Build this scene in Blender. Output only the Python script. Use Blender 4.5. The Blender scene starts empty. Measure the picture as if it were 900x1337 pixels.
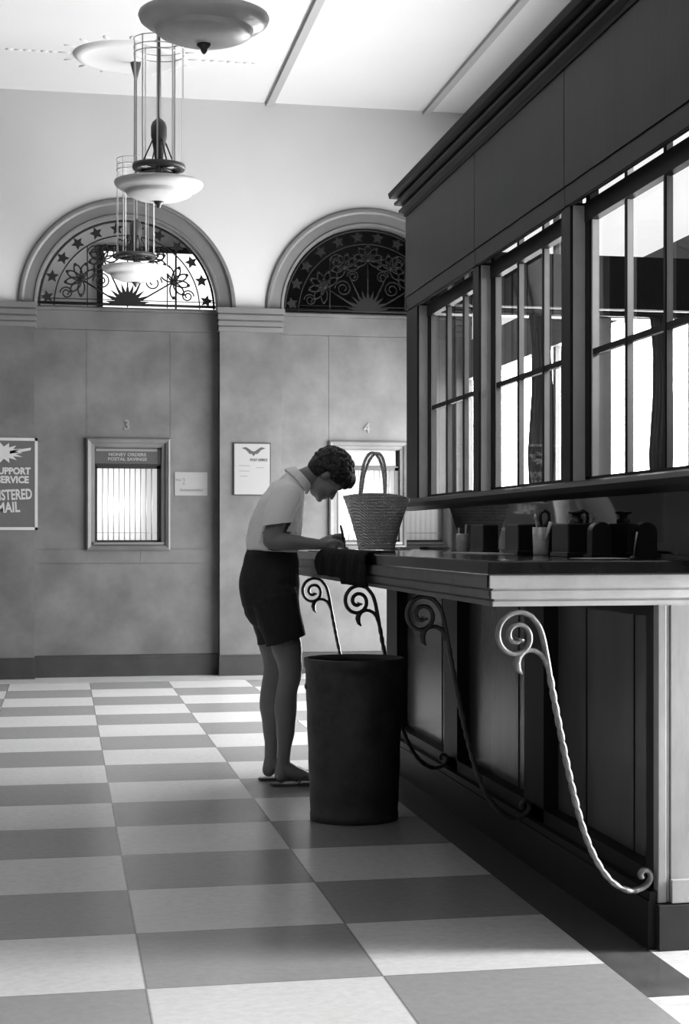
import bpy, bmesh, math, random
from mathutils import Vector, Matrix
random.seed(7)
C = bpy.context.scene.collection
PI = math.pi
# ------------------------------------------------------------------ materials
def mat(name, g, rough=.6, var=0., vscale=6., bump=0., bscale=60., metal=0., spec=.5, trans=0., emit=0., coat=0., stretch=(1, 1, 1), alpha=None):
    m = bpy.data.materials.new(name); m.use_nodes = True
    nt = m.node_tree; b = nt.nodes['Principled BSDF']
    b.inputs['Base Color'].default_value = (g, g, g, 1)
    b.inputs['Roughness'].default_value = rough
    b.inputs['Metallic'].default_value = metal
    b.inputs['Specular IOR Level'].default_value = spec
    b.inputs['Transmission Weight'].default_value = trans
    b.inputs['Coat Weight'].default_value = coat
    b.inputs['Coat Roughness'].default_value = .08
    if emit:
        b.inputs['Emission Color'].default_value = (1, 1, 1, 1)
        b.inputs['Emission Strength'].default_value = emit
    if var or bump:
        tc = nt.nodes.new('ShaderNodeTexCoord'); mp = nt.nodes.new('ShaderNodeMapping')
        mp.inputs['Scale'].default_value = stretch
        nt.links.new(tc.outputs['Object'], mp.inputs['Vector'])
    if var:
        n = nt.nodes.new('ShaderNodeTexNoise'); n.inputs['Scale'].default_value = vscale
        n.inputs['Detail'].default_value = 8; n.inputs['Roughness'].default_value = .6
        nt.links.new(mp.outputs[0], n.inputs['Vector'])
        r = nt.nodes.new('ShaderNodeMapRange')
        r.inputs['From Min'].default_value = .3; r.inputs['From Max'].default_value = .7
        r.inputs['To Min'].default_value = g * (1 - var); r.inputs['To Max'].default_value = g * (1 + var)
        nt.links.new(n.outputs['Fac'], r.inputs['Value'])
        cc = nt.nodes.new('ShaderNodeCombineColor')
        for k in range(3): nt.links.new(r.outputs[0], cc.inputs[k])
        nt.links.new(cc.outputs[0], b.inputs['Base Color'])
    if bump:
        n2 = nt.nodes.new('ShaderNodeTexNoise'); n2.inputs['Scale'].default_value = bscale; n2.inputs['Detail'].default_value = 4
        nt.links.new(mp.outputs[0], n2.inputs['Vector'])
        bp = nt.nodes.new('ShaderNodeBump'); bp.inputs['Strength'].default_value = bump; bp.inputs['Distance'].default_value = .01
        nt.links.new(n2.outputs['Fac'], bp.inputs['Height']); nt.links.new(bp.outputs[0], b.inputs['Normal'])
    return m

M = {}
M['plaster'] = mat('wall plaster', .46, .9, .03, 1.5)
M['ceiling'] = mat('ceiling paint', .52, .95, .02, 1.0)
M['batten'] = mat('ceiling batten', .30, .8)
M['stone'] = mat('limestone facing', .072, .55, .38, 2.6, .05, 90)
M['stone2'] = mat('limestone mouldings', .095, .5, .15, 4, .05, 90)
M['basestone'] = mat('dark base stone', .022, .5, .3, 8, spec=.3)
M['wood'] = mat('dark stained oak', .018, .45, .22, 5, .06, 40, stretch=(1, 1, .15), spec=.25)
M['blackwood'] = mat('almost black moulded oak', .008, .5, .2, 6, spec=.25)
M['sash'] = mat('painted sash bars', .6, .45, .1, 8)
M['marble'] = mat('polished dark marble', .014, .03, .35, 7, spec=.7)
M['panelwood'] = mat('grey brown panel wood', .10, .26, .2, 3, .04, 50, stretch=(1, 1, .2))
M['pale'] = mat('pale worn moulding', .55, .42, .12, 10, .05, 60)
M['shademould'] = mat('worn moulding darkened for shade', .14, .42, .2, 10, .05, 60)  # same moulding as the pale end; the side's shade is in this darker tone
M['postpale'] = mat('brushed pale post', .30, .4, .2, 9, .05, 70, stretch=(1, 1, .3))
M['slab'] = mat('black polished counter slab', .014, .12, .4, 9, spec=.5)
M['iron'] = mat('black wrought iron', .035, .4, .2, 30, .1, 80, spec=.5)
M['bronze'] = mat('bracket metal paled for light', .30, .42, .2, 30, .1, 80, metal=.75)
M['darkiron'] = mat('grille iron', .008, .7, spec=.2)
M['lampmetal'] = mat('lamp bronze', .04, .4)
M['lampbowl'] = mat('alabaster lamp bowl', .5, .35, .08, 12, spec=.5)
M['lampwire'] = mat('thin lamp rods', .42, .3, metal=.5)
M['glassrod'] = mat('lamp glass strip', .5, .25, spec=.8)
M['can'] = mat('mottled vulcanised fibre', .040, .5, .5, 11, .25, 45, spec=.5)
M['canin'] = mat('can inside', .02, .8)
M['skin'] = mat('tanned skin', .20, .5, .06, 20)
M['shirt'] = mat('white cotton', .88, .9, .03, 12, .55, 16, stretch=(1, 1, .5))
M['shorts'] = mat('black cotton', .016, .9, .2, 30, .3, 60)
M['hair'] = mat('dark curly hair', .012, .5, .3, 60, .8, 120)
M['sandal'] = mat('sandal leather', .05, .6)
M['eye'] = mat('eye dark', .03, .2)
M['paper'] = mat('white paper', .75, .8)
M['card'] = mat('card stock', .19, .8)
M['print'] = mat('grey print ink', .12, .8)
M['ink'] = mat('dark print ink', .03, .8)
M['signdark'] = mat('sign dark ground', .03, .6)
M['postergrey'] = mat('poster dark ground', .05, .7, .1, 5)
M['posterwhite'] = mat('poster pale ink', .30, .8)
M['black'] = mat('black enamel', .012, .35)
M['blackbox'] = mat('black desk box', .006, .4, .2, 20)
M['greybox'] = mat('grey enamel', .015, .35)
M['pencil'] = mat('pale pencil wood', .45, .5)
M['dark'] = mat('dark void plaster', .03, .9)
M['backroom'] = mat('back room plaster', .75, .9)
M['litpane'] = mat('daylit pane', .8, .8, emit=1.6)
M['litshade'] = mat('lit window shade', .7, .8, emit=.55)
M['curtain'] = mat('white curtain', .8, .9, .05, 8)
M['cloth'] = mat('black wool', .008, .95, .2, 40, .3, 90, spec=.1)

def glassmat(name, rough=.0, alpha=1.0):
    m = bpy.data.materials.new(name); m.use_nodes = True; nt = m.node_tree
    for n in list(nt.nodes): nt.nodes.remove(n)
    o = nt.nodes.new('ShaderNodeOutputMaterial'); mx = nt.nodes.new('ShaderNodeMixShader')
    tr = nt.nodes.new('ShaderNodeBsdfTransparent'); gl = nt.nodes.new('ShaderNodeBsdfGlossy')
    tr.inputs[0].default_value = (.93, .93, .93, 1); gl.inputs['Roughness'].default_value = rough
    fr = nt.nodes.new('ShaderNodeFresnel'); fr.inputs[0].default_value = 1.5
    ge = nt.nodes.new('ShaderNodeNewGeometry'); mu = nt.nodes.new('ShaderNodeMath'); mu.operation = 'MULTIPLY_ADD'   # exit face: no second reflection
    mu.inputs[1].default_value = -1; mu.inputs[2].default_value = 1; nt.links.new(ge.outputs['Backfacing'], mu.inputs[0])
    m2 = nt.nodes.new('ShaderNodeMath'); m2.operation = 'MULTIPLY'; nt.links.new(mu.outputs[0], m2.inputs[0]); nt.links.new(fr.outputs[0], m2.inputs[1])
    nt.links.new(m2.outputs[0], mx.inputs[0]); nt.links.new(tr.outputs[0], mx.inputs[1]); nt.links.new(gl.outputs[0], mx.inputs[2])
    nt.links.new(mx.outputs[0], o.inputs[0])
    return m
M['glass'] = glassmat('window glass')

def floormat():
    m = bpy.data.materials.new('checker floor'); m.use_nodes = True; nt = m.node_tree; b = nt.nodes['Principled BSDF']
    N = nt.nodes.new; L = nt.links.new
    def math_(op, a, c=None, d=None):
        n = N('ShaderNodeMath'); n.operation = op
        for k, v in enumerate((a, c, d)):
            if v is None: continue
            if isinstance(v, (int, float)): n.inputs[k].default_value = v
            else: L(v, n.inputs[k])
        return n.outputs[0]
    tc = N('ShaderNodeTexCoord'); sp = N('ShaderNodeSeparateXYZ'); L(tc.outputs['Object'], sp.inputs[0])
    W = .58652
    u = math_('DIVIDE', math_('SUBTRACT', sp.outputs[0], .19789), W)
    v = math_('DIVIDE', math_('SUBTRACT', sp.outputs[1], 4.1558), W)
    par = math_('MODULO', math_('ADD', math_('ADD', math_('FLOOR', u), math_('FLOOR', v)), 100), 2.0)
    no = N('ShaderNodeTexNoise'); no.inputs['Scale'].default_value = 34; no.inputs['Detail'].default_value = 9; no.inputs['Roughness'].default_value = .65
    L(tc.outputs['Object'], no.inputs['Vector'])
    nb = N('ShaderNodeTexNoise'); nb.inputs['Scale'].default_value = 1.3; nb.inputs['Detail'].default_value = 3
    L(tc.outputs['Object'], nb.inputs['Vector'])
    base = math_('MULTIPLY_ADD', par, FL - FD, FD)
    fu = math_('ABSOLUTE', math_('SUBTRACT', math_('FRACT', u), .5)); fv = math_('ABSOLUTE', math_('SUBTRACT', math_('FRACT', v), .5))
    edge = math_('GREATER_THAN', math_('MAXIMUM', fu, fv), .4945)
    vary = math_('ADD', math_('MULTIPLY', math_('SUBTRACT', no.outputs['Fac'], .5), .45), math_('MULTIPLY', math_('SUBTRACT', nb.outputs['Fac'], .5), .25))
    val = math_('MULTIPLY', base, math_('ADD', 1.0, vary))
    val = math_('MULTIPLY', val, math_('SUBTRACT', 1.0, math_('MULTIPLY', edge, .45)))
    cc = N('ShaderNodeCombineColor')
    for k in range(3): L(val, cc.inputs[k])
    L(cc.outputs[0], b.inputs['Base Color'])
    rr = None; b.inputs['Roughness'].default_value = .26
    b.inputs['Specular IOR Level'].default_value = .5
    return m
FL, FD = .53, .24
M['checker'] = floormat()
M['bordertile'] = mat('dark border tile', .075, .25, .35, 12)
M['paletile'] = mat('pale floor tile', .52, .3, .2, 14)
M['midtile'] = mat('mid grey border tile', .38, .3, .15, 10)

# ------------------------------------------------------------------ mesh helpers
def origin(o):
    v = Vector((0, 0, 0))
    while o: v += o.location; o = o.parent
    return v
class MB:
    def __init__(s): s.v = []; s.f = []; s.mi = []; s.sm = []
    def add(s, vs, fs, mi=0, smooth=False):
        o = len(s.v); s.v += [tuple(p) for p in vs]
        for f in fs: s.f.append([i + o for i in f]); s.mi.append(mi); s.sm.append(smooth)
        return s
    def box(s, x0, x1, y0, y1, z0, z1, mi=0):
        v = [(x0, y0, z0), (x1, y0, z0), (x1, y1, z0), (x0, y1, z0), (x0, y0, z1), (x1, y0, z1), (x1, y1, z1), (x0, y1, z1)]
        return s.add(v, [(0, 3, 2, 1), (4, 5, 6, 7), (0, 1, 5, 4), (1, 2, 6, 5), (2, 3, 7, 6), (3, 0, 4, 7)], mi)
    def prism(s, poly, a, b, axis='Y', mi=0):
        # poly of 2-D points extruded along axis from a to b
        def P(p, t):
            if axis == 'Y': return (p[0], t, p[1])
            if axis == 'X': return (t, p[0], p[1])
            return (p[0], p[1], t)
        n = len(poly)
        v = [P(p, a) for p in poly] + [P(p, b) for p in poly]
        f = [list(range(n))[::-1], list(range(n, 2 * n))] + [(i, (i + 1) % n, n + (i + 1) % n, n + i) for i in range(n)]
        return s.add(v, f, mi)
    def lathe(s, prof, c=(0, 0, 0), n=40, mi=0, sx=1, sy=1, smooth=True):
        v = []; f = []
        for r, z in prof:
            for k in range(n):
                a = 2 * PI * k / n; v.append((c[0] + r * sx * math.cos(a), c[1] + r * sy * math.sin(a), c[2] + z))
        for i in range(len(prof) - 1):
            for k in range(n):
                k2 = (k + 1) % n; f.append((i * n + k, i * n + k2, (i + 1) * n + k2, (i + 1) * n + k))
        return s.add(v, f, mi, smooth)
    def tube(s, pts, rad, n=8, mi=0, flat=None, caps=True, ell=None):
        # round tube; ell=(ref vector, factor) stretches the section along ref
        pts = [Vector(p) for p in pts]; m = len(pts)
        if isinstance(rad, (int, float)): rad = [rad] * m
        v = []; f = []; up = None
        for i, p in enumerate(pts):
            t = (pts[min(i + 1, m - 1)] - pts[max(i - 1, 0)])
            if t.length < 1e-9: t = Vector((0, 0, 1))
            t.normalize()
            if ell: r_ = Vector(ell[0])
            else:
                r_ = up if up is not None else (Vector((0, 1, 0)) if abs(t.y) < .9 else Vector((1, 0, 0)))
            a = (r_ - t * r_.dot(t)); a.normalize(); b_ = t.cross(a); up = a
            fa = ell[1] if ell else 1
            if isinstance(fa, (list, tuple)): fa = fa[i]
            for k in range(n):
                q = 2 * PI * k / n
                v.append(p + a * (math.cos(q) * rad[i] * fa) + b_ * (math.sin(q) * rad[i]))
        for i in range(m - 1):
            for k in range(n):
                k2 = (k + 1) % n; f.append((i * n + k, i * n + k2, (i + 1) * n + k2, (i + 1) * n + k))
        if caps: f.append(list(range(n))[::-1]); f.append([(m - 1) * n + k for k in range(n)])
        return s.add(v, f, mi, True)
    def ball(s, c, r, seg=16, ring=10, mi=0, mx=None):
        if isinstance(r, (int, float)): r = (r, r, r)
        v = [Vector((0, 0, r[2]))]; f = []
        for i in range(1, ring):
            t = PI * i / ring
            for k in range(seg):
                a = 2 * PI * k / seg; v.append(Vector((r[0] * math.sin(t) * math.cos(a), r[1] * math.sin(t) * math.sin(a), r[2] * math.cos(t))))
        v.append(Vector((0, 0, -r[2])))
        for k in range(seg): f.append((0, 1 + k, 1 + (k + 1) % seg))
        for i in range(ring - 2):
            for k in range(seg):
                a = 1 + i * seg + k; b_ = 1 + i * seg + (k + 1) % seg; f.append((a, a + seg, b_ + seg, b_))
        L_ = len(v) - 1; o = 1 + (ring - 2) * seg
        for k in range(seg): f.append((o + k, L_, o + (k + 1) % seg))
        v = [((mx @ p) if mx else p) + Vector(c) for p in v]
        return s.add(v, f, mi, True)
    def xf(s, mx):
        s.v = [tuple(mx @ Vector(p)) for p in s.v]; return s
    def build(s, name, mats, parent=None, bevel=0, recalc=True):
        me = bpy.data.meshes.new(name); me.from_pydata(s.v, [], s.f)
        if not isinstance(mats, (list, tuple)): mats = [mats]
        for m in mats: me.materials.append(m)
        for i, p in enumerate(me.polygons): p.material_index = s.mi[i]; p.use_smooth = s.sm[i]
        if recalc:
            bm = bmesh.new(); bm.from_mesh(me); bmesh.ops.recalc_face_normals(bm, faces=bm.faces); bm.to_mesh(me); bm.free()
        me.update()
        o = bpy.data.objects.new(name, me); C.objects.link(o)
        if parent: o.parent = parent; o.location = -origin(parent)
        if bevel:
            b = o.modifiers.new('bevel', 'BEVEL'); b.width = bevel; b.segments = 2; b.limit_method = 'ANGLE'
        return o

def thing(name, label, cat, loc, group=None):
    o = bpy.data.objects.new(name, None); C.objects.link(o); o.location = loc; o.empty_display_size = .1
    o['label'] = label; o['category'] = cat
    if group: o['group'] = group
    return o
def tag(o, label, cat, group=None):
    o['label'] = label; o['category'] = cat
    if group: o['group'] = group
    return o
def struct(o, label=None):
    o['kind'] = 'structure'
    if label: o['label'] = label; 
    return o
def copy_tree(o, parent=None):
    c = o.copy(); C.objects.link(c)
    if parent: c.parent = parent
    for ch in list(o.children): copy_tree(ch, c)
    return c

def text(name, s, size, material, parent, loc, rot=(PI / 2, 0, 0), extrude=.0015, align='CENTER', bold=0., xs=1., shear=0.):
    cu = bpy.data.curves.new(name, 'FONT'); cu.body = s; cu.size = size; cu.extrude = extrude; cu.align_x = align; cu.align_y = 'CENTER'
    cu.offset = bold; cu.shear = shear; cu.resolution_u = 3
    tmp = bpy.data.objects.new('tmp', cu); C.objects.link(tmp)
    dg = bpy.context.evaluated_depsgraph_get(); dg.update()
    me = bpy.data.meshes.new_from_object(tmp.evaluated_get(dg)); bpy.data.objects.remove(tmp)
    me.transform(Matrix.Translation(Vector(loc) - origin(parent)) @ Matrix.Rotation(rot[0], 4, 'X') @ Matrix.Rotation(rot[2], 4, 'Z') @ Matrix.Diagonal((xs, 1, 1, 1)))
    me.materials.clear(); me.materials.append(material)
    o = bpy.data.objects.new(name, me); C.objects.link(o); o.parent = parent
    return o

# ------------------------------------------------------------------ room shell
YW = 13.40; ZC = 4.55; ZS = 2.905          # pier face plane, ceiling, arch spring
PITCH = 1.92; C0 = .498; BH = .715         # bay pitch / centre / half width
XL, XR = -3.6, 5.7
fl = MB()
fl.add([(XL, -1.5, 0), (1.366, -1.5, 0), (1.366, 12.954, 0), (XL, 12.954, 0)], [(0, 1, 2, 3)], 0)
fl.add([(1.366, 3.83, 0), (1.525, 3.83, 0), (1.525, 8.85, 0), (1.366, 8.85, 0)], [(0, 1, 2, 3)], 1)
fl.add([(1.366, -1.5, 0), (XR, -1.5, 0), (XR, 3.83, 0), (1.366, 3.83, 0)], [(0, 1, 2, 3)], 2)
fl.add([(1.525, 3.83, 0), (XR, 3.83, 0), (XR, 8.85, 0), (1.525, 8.85, 0)], [(0, 1, 2, 3)], 2)
fl.add([(1.366, 8.85, 0), (XR, 8.85, 0), (XR, 12.954, 0), (1.366, 12.954, 0)], [(0, 1, 2, 3)], 0)
fl.add([(XL, 12.954, 0), (XR, 12.954, 0), (XR, 13.8, 0), (XL, 13.8, 0)], [(0, 1, 2, 3)], 3)
struct(fl.build('floor', [M['checker'], M['bordertile'], M['paletile'], M['midtile']]))
ce = MB().box(XL, XR, -1.5, 15.2, ZC, ZC + .15)
struct(ce.build('ceiling', M['ceiling']))
for x in (1.61, 2.885, 4.16):
    struct(MB().box(x - .028, x + .028, -1.5, YW + .1, ZC - .03, ZC + .002).build('trim_%d' % (int(x) + 1), M['batten']))
struct(MB().box(XL - .15, XL, -1.5, 15.2, 0, ZC).build('wall_left', M['stone']))

# back wall : upper plaster with arched openings, stone piers, recessed stone bays
wb = MB()
centres = [C0 + k * PITCH for k in (-1, 0, 1, 2)]
R_H = .775; NA = 48
for c in centres:
    prev = None
    for i in range(NA + 1):
        a = PI * i / NA; x = c - R_H * math.cos(a); z = ZS + R_H * math.sin(a)
        if prev: wb.add([(prev[0], YW, prev[1]), (x, YW, z), (x, YW, ZC), (prev[0], YW, ZC)], [(0, 1, 2, 3)])
        prev = (x, z)
def upper(x0, x1): wb.add([(x0, YW, ZS - .02), (x1, YW, ZS - .02), (x1, YW, ZC), (x0, YW, ZC)], [(0, 1, 2, 3)])
upper(XL, centres[0] - R_H)
for a, b in zip(centres, centres[1:]): upper(a + R_H, b - R_H)
upper(centres[-1] + R_H, XR)
# stone piers (proud) and bay backing
pi_edges = [(XL, centres[0] - BH)] + [(a + BH, b - BH) for a, b in zip(centres, centres[1:])] + [(centres[-1] + BH, XR)]
for a, b in pi_edges:
    wb.box(a, b, YW - .02, YW + .25, .0, ZS - .02, 1)
def ticket_hole(c): return (c - .253, c + .272, 1.05, 1.80)
for c in centres:
    x0, x1, z0, z1 = ticket_hole(c); A, B = c - BH, c + BH; Y0, Y1 = YW + .105, YW + .16
    wb.box(A, x0, Y0, Y1, 0, ZS, 1); wb.box(x1, B, Y0, Y1, 0, ZS, 1); wb.box(x0, x1, Y0, Y1, 0, z0, 1); wb.box(x0, x1, Y0, Y1, z1, ZS, 1)
    # facing slabs with open joints
    Ys, Ye = YW + .095, YW + .108; g = .0014
    xl, xr = c - .318, c + .332
    def slab(a, b, zz0, zz1, d=0): wb.box(a + g, b - g, Ys + d, Ye, zz0 + g, zz1 - g, 1)
    slab(A, B, 2.72, ZS - .035)
    slab(A, xl, 1.0, 2.72); slab(xl, xr, 1.875, 2.72); slab(xr, B, 1.0, 2.72)
    slab(A, xl, .89, 1.0, -.004); slab(xl, c + .1, .89, 1.0, -.004); slab(c + .1, B, .89, 1.0, -.004)
    slab(A, B, .17, .89)
    wb.box(A, B, YW + .085, YW + .16, ZS - .035, ZS - .012, 1)
struct(wb.build('wall_back', [M['plaster'], M['stone']]))
# archivolts
prof = [(.842, YW + .02), (.842, YW - .012), (.828, YW - .03), (.812, YW - .03), (.806, YW - .012), (.792, YW - .002), (.725, YW + .004), (.715, YW - .006), (.70, YW - .004), (.694, YW + .01), (.694, YW + .13)]
for n_, c in enumerate(centres):
    ar = MB(); v = []; f = []
    for i in range(NA + 1):
        a = PI * i / NA
        for r, y in prof: v.append((c - r * math.cos(a), y, ZS + r * math.sin(a)))
    m = len(prof)
    for i in range(NA):
        for k in range(m - 1): f.append((i * m + k, i * m + k + 1, (i + 1) * m + k + 1, (i + 1) * m + k))
    ar.add(v, f, 0, False)
    struct(ar.build('trim_%d' % (10 + n_), M['stone2']))
# imposts on the piers
for n_, (a, b) in enumerate(pi_edges):
    im = MB()
    for z0, z1, p in ((ZS - .185, ZS - .15, .028), (ZS - .15, ZS - .14, .016), (ZS - .14, ZS - .105, .034), (ZS - .105, ZS - .092, .02), (ZS - .092, ZS - .055, .044), (ZS - .055, ZS - .042, .03), (ZS - .042, ZS, .052)):
        im.box(a - p * .4, b + p * .4, YW - .02 - p, YW + .1, z0, z1)
    struct(im.build('trim_%d' % (20 + n_), M['stone2']))
# base course
bb = MB()
for a, b in pi_edges: bb.box(a - .006, b + .006, YW - .04, YW + .1, 0, .14); bb.box(a - .004, b + .004, YW - .034, YW + .1, .14, .165)
for c in centres: bb.box(c - BH + .006, c + BH - .006, YW + .075, YW + .12, 0, .14); bb.box(c - BH + .006, c + BH - .006, YW + .083, YW + .12, .14, .168)
struct(bb.build('baseboard_back', M['basestone']))

# rooms behind the lunettes (closed boxes) ; the left one has a daylit window
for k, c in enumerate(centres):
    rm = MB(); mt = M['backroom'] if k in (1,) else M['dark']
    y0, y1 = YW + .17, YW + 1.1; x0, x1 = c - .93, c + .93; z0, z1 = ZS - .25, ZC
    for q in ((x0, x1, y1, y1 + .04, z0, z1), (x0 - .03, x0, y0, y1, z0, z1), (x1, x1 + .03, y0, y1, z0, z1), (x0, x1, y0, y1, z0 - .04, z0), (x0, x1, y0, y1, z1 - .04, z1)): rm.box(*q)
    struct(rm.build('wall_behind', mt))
    # front cover so that light does not leak around the arch
wy = YW + 1.06
wf = MB(); X0, X1, Z0, Z1 = .33, 1.30, 2.70, 3.50
for q in ((X0 - .05, X0, Z0, Z1 + .05), (X1, X1 + .05, Z0, Z1 + .05), (X0, X1, Z1, Z1 + .05), (.93, .945, Z0, Z1)): wf.box(q[0], q[1], wy - .03, wy + .03, q[2], q[3])
wfo = struct(wf.build('window_1', M['dark']))
MB().box(X0, X1, wy, wy + .01, Z0, Z1).build('pane', M['litpane'], wfo)

# ------------------------------------------------------------------ lunette grilles
def star(mb, cx, cz, r, rot, y0, y1):
    poly = []
    for k in range(10):
        a = rot + PI * k / 5; rr = r if k % 2 == 0 else r * .48
        poly.append((cx + rr * math.cos(a), cz + rr * math.sin(a)))
    mb.prism(poly, y0, y1)
def arcpts(cx, cz, r, a0, a1, y, n=14): return [(cx + r * math.cos(a0 + (a1 - a0) * i / n), y, cz + r * math.sin(a0 + (a1 - a0) * i / n)) for i in range(n + 1)]
def make_grille(c, label, group):
    y = YW + .09; t = thing('lunette_grille', label, 'grille', (c, y, ZS), group)
    fr = MB(); fr.tube(arcpts(c, ZS, .678, 0, PI, y, 48), .010, 6); fr.tube(arcpts(c, ZS, .565, 0, PI, y, 48), .006, 6)
    fr.tube([(c - .69, y, ZS + .02), (c + .69, y, ZS + .02)], .012, 6); fr.tube([(c - .69, y, ZS + .055), (c + .69, y, ZS + .055)], .004, 6)
    fr.tube([(c, y, ZS), (c, y, ZS + .565)], .006, 6); fr.tube([(c + .31, y, ZS), (c + .31, y, ZS + .47)], .005, 6); fr.tube([(c - .31, y, ZS), (c - .31, y, ZS + .47)], .005, 6)
    fr.build('frame', M['darkiron'], t)
    for k in range(12):
        a = math.radians(6 + 168 * k / 11); s_ = MB()
        star(s_, c + .622 * math.cos(a), ZS + .622 * math.sin(a), .052, a, y - .006, y + .006)
        s_.build('star', M['darkiron'], t)
    sb = MB(); poly = []
    for k in range(23):
        a = PI * k / 22; rr = .175 if k % 2 else .10
        poly.append((c + rr * math.cos(a), ZS + .02 + rr * math.sin(a)))
    sb.prism(poly, y - .01, y + .01); sb.build('sunburst', M['darkiron'], t)
    sc = MB()
    # palmettes of six loops and running stems
    for ang, rr, big in ((28, .40, 1), (62, .40, .85), (90, .42, .9), (118, .40, .85), (152, .40, 1)):
        a = math.radians(ang); px, pz = c + rr * math.cos(a), ZS + .02 + rr * math.sin(a)
        sc.tube([(c + .12 * math.cos(a), y, ZS + .12 * math.sin(a)), (px, y, pz)], .007, 6)
        for q in range(7):
            b = a + math.radians(-115 + 230 * q / 6)
            L = .125 * big; w = .026; pts = []
            for i in range(13):
                u = 2 * PI * i / 12; rad = L * (.55 - .45 * math.cos(u)); off = w * math.sin(u)
                pts.append((px + rad * math.cos(b) - off * math.sin(b), y, pz + rad * math.sin(b) + off * math.cos(b)))
            sc.tube(pts, .0065, 5)
            sc.ball((px + L * math.cos(b), y, pz + L * math.sin(b)), (.014, .008, .014), 8, 6)
        sc.ball((px, y, pz), (.022, .012, .022), 10, 6)
    for sg in (-1, 1):
        for cx, cz, r in ((.2, .2, .07), (.47, .1, .05), (.25, .42, .06), (.12, .30, .05)):
            pts = []
            for i in range(28):
                u = i / 27 * 3.4 * PI; r_ = r * (1 - .75 * i / 27); pts.append((c + sg * (cx + r_ * math.cos(u)), y, ZS + cz + r_ * math.sin(u)))
            sc.tube(pts, .006, 5)
    sc.build('scrollwork', M['darkiron'], t)
    return t
make_grille(centres[1], 'half-round iron grille of stars in the left arch, partly lit white from behind', None)
make_grille(centres[2], 'half-round iron grille against darkness in the arch beside the booth cornice', None)
make_grille(centres[3], 'half-round dark iron grille in the arch seen only through the booth windows', None)
make_grille(centres[0], 'half-round iron grille in the arch beyond the left poster', None)

# ------------------------------------------------------------------ ticket windows in the back wall
def frame4(mb, x0, x1, z0, z1, w, y_out, y_in, y_back):
    # mitred architrave: outer edge x0..x1, width w, raised outer lip, slope to inner edge
    rings = [((x0, x1, z0, z1), y_back), ((x0, x1, z0, z1), y_out), ((x0 + .012, x1 - .012, z0 + .012, z1 - .012), y_out - .006), ((x0 + w * .55, x1 - w * .55, z0 + w * .55, z1 - w * .55), y_out + .004), ((x0 + w * .6, x1 - w * .6, z0 + w * .6, z1 - w * .6), y_in), ((x0 + w, x1 - w, z0 + w, z1 - w), y_in + .004), ((x0 + w, x1 - w, z0 + w, z1 - w), y_back)]
    v = []; f = []
    for (a, b, c_, d), y in rings: v += [(a, y, c_), (b, y, c_), (b, y, d), (a, y, d)]
    for i in range(len(rings) - 1):
        for k in range(4): f.append((i * 4 + k, i * 4 + (k + 1) % 4, (i + 1) * 4 + (k + 1) % 4, (i + 1) * 4 + k))
    mb.add(v, f)
def ticket_window(c, label, lines, number, white_sign=False):
    y = YW + .095; t = thing('ticket_window', label, 'ticket window', (c, y, .99))
    x0, x1, z0, z1 = ticket_hole(c)
    fr = MB(); frame4(fr, c - .318, c + .332, .992, 1.872, .064, y - .03, y - .012, y + .06); fr.build('frame', M['stone'], t)
    rv = MB()   # deep reveal lining
    for q in ((x0 - .01, x0, z0, z1), (x1, x1 + .01, z0, z1), (x0, x1, z0 - .01, z0), (x0, x1, z1, z1 + .01)): rv.box(q[0], q[1], y + .02, y + .28, q[2], q[3])
    rv.build('reveal', M['black'], t)
    sg = MB().box(x0 + .002, x1 - .035, y + .02, y + .035, 1.675, z1)
    so = sg.build('sign_board', M['card'] if white_sign else M['signdark'], t)
    if not white_sign:
        MB().box(x0 + .01, x1 - .04, y + .012, y + .022, 1.772, 1.79).build('rail', M['print'], t)
        for k, s_ in enumerate(lines): text('lettering', s_, .034, M['card'], so, ((x0 + x1) / 2 - .01, y + .0185, 1.745 - .036 * k), xs=1.15, bold=.0008)
    MB().box(x0 + .01, x1 - .01, y + .2, y + .21, z0 + .02, 1.66).build('shade', M['litshade'], t)
    nb = 11; a, b = x0 + .02, x1 - .04
    gb = MB(); gb.box(a - .014, a, y + .03, y + .045, z0 + .02, 1.66); gb.box(b, b + .03, y + .03, y + .06, z0, 1.66)
    gb.box(a - .014, b + .03, y + .03, y + .045, 1.636, 1.672); gb.box(a - .014, b + .03, y + .03, y + .045, z0, z0 + .022)
    gb.build('grille_frame', M['black'], t)
    for k in range(1, nb):
        x = a + (b - a) * k / nb; MB().tube([(x, y + .04, z0 + .02), (x, y + .04, 1.64)], .0048, 8).build('bar', M['lampwire'], t)
    MB().box(a, b, y + .032, y + .04, z0 + .075, z0 + .082).build('crossbar', M['lampwire'], t)
    MB().box(x0 - .01, x1 + .01, y - .035, y + .2, z0 - .012, z0 + .004).build('sill', M['stone2'], t)
    n = text('window_number', number, .11, M['print'], t, (c - .005, y - .002, 1.975), extrude=.006, bold=.002)
    return t
ticket_window(centres[1], 'barred ticket window with a dark lettered sign, beside the small white card', ('MONEY ORDERS', 'POSTAL SAVINGS'), '3')
ticket_window(centres[2], 'barred ticket window with a blank white sign board, behind the straw bag', (), '4', True)
ticket_window(centres[3], 'barred ticket window in the bay seen only through the booth glass', ('PARCEL POST', 'STAMPS'), '5')

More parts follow.
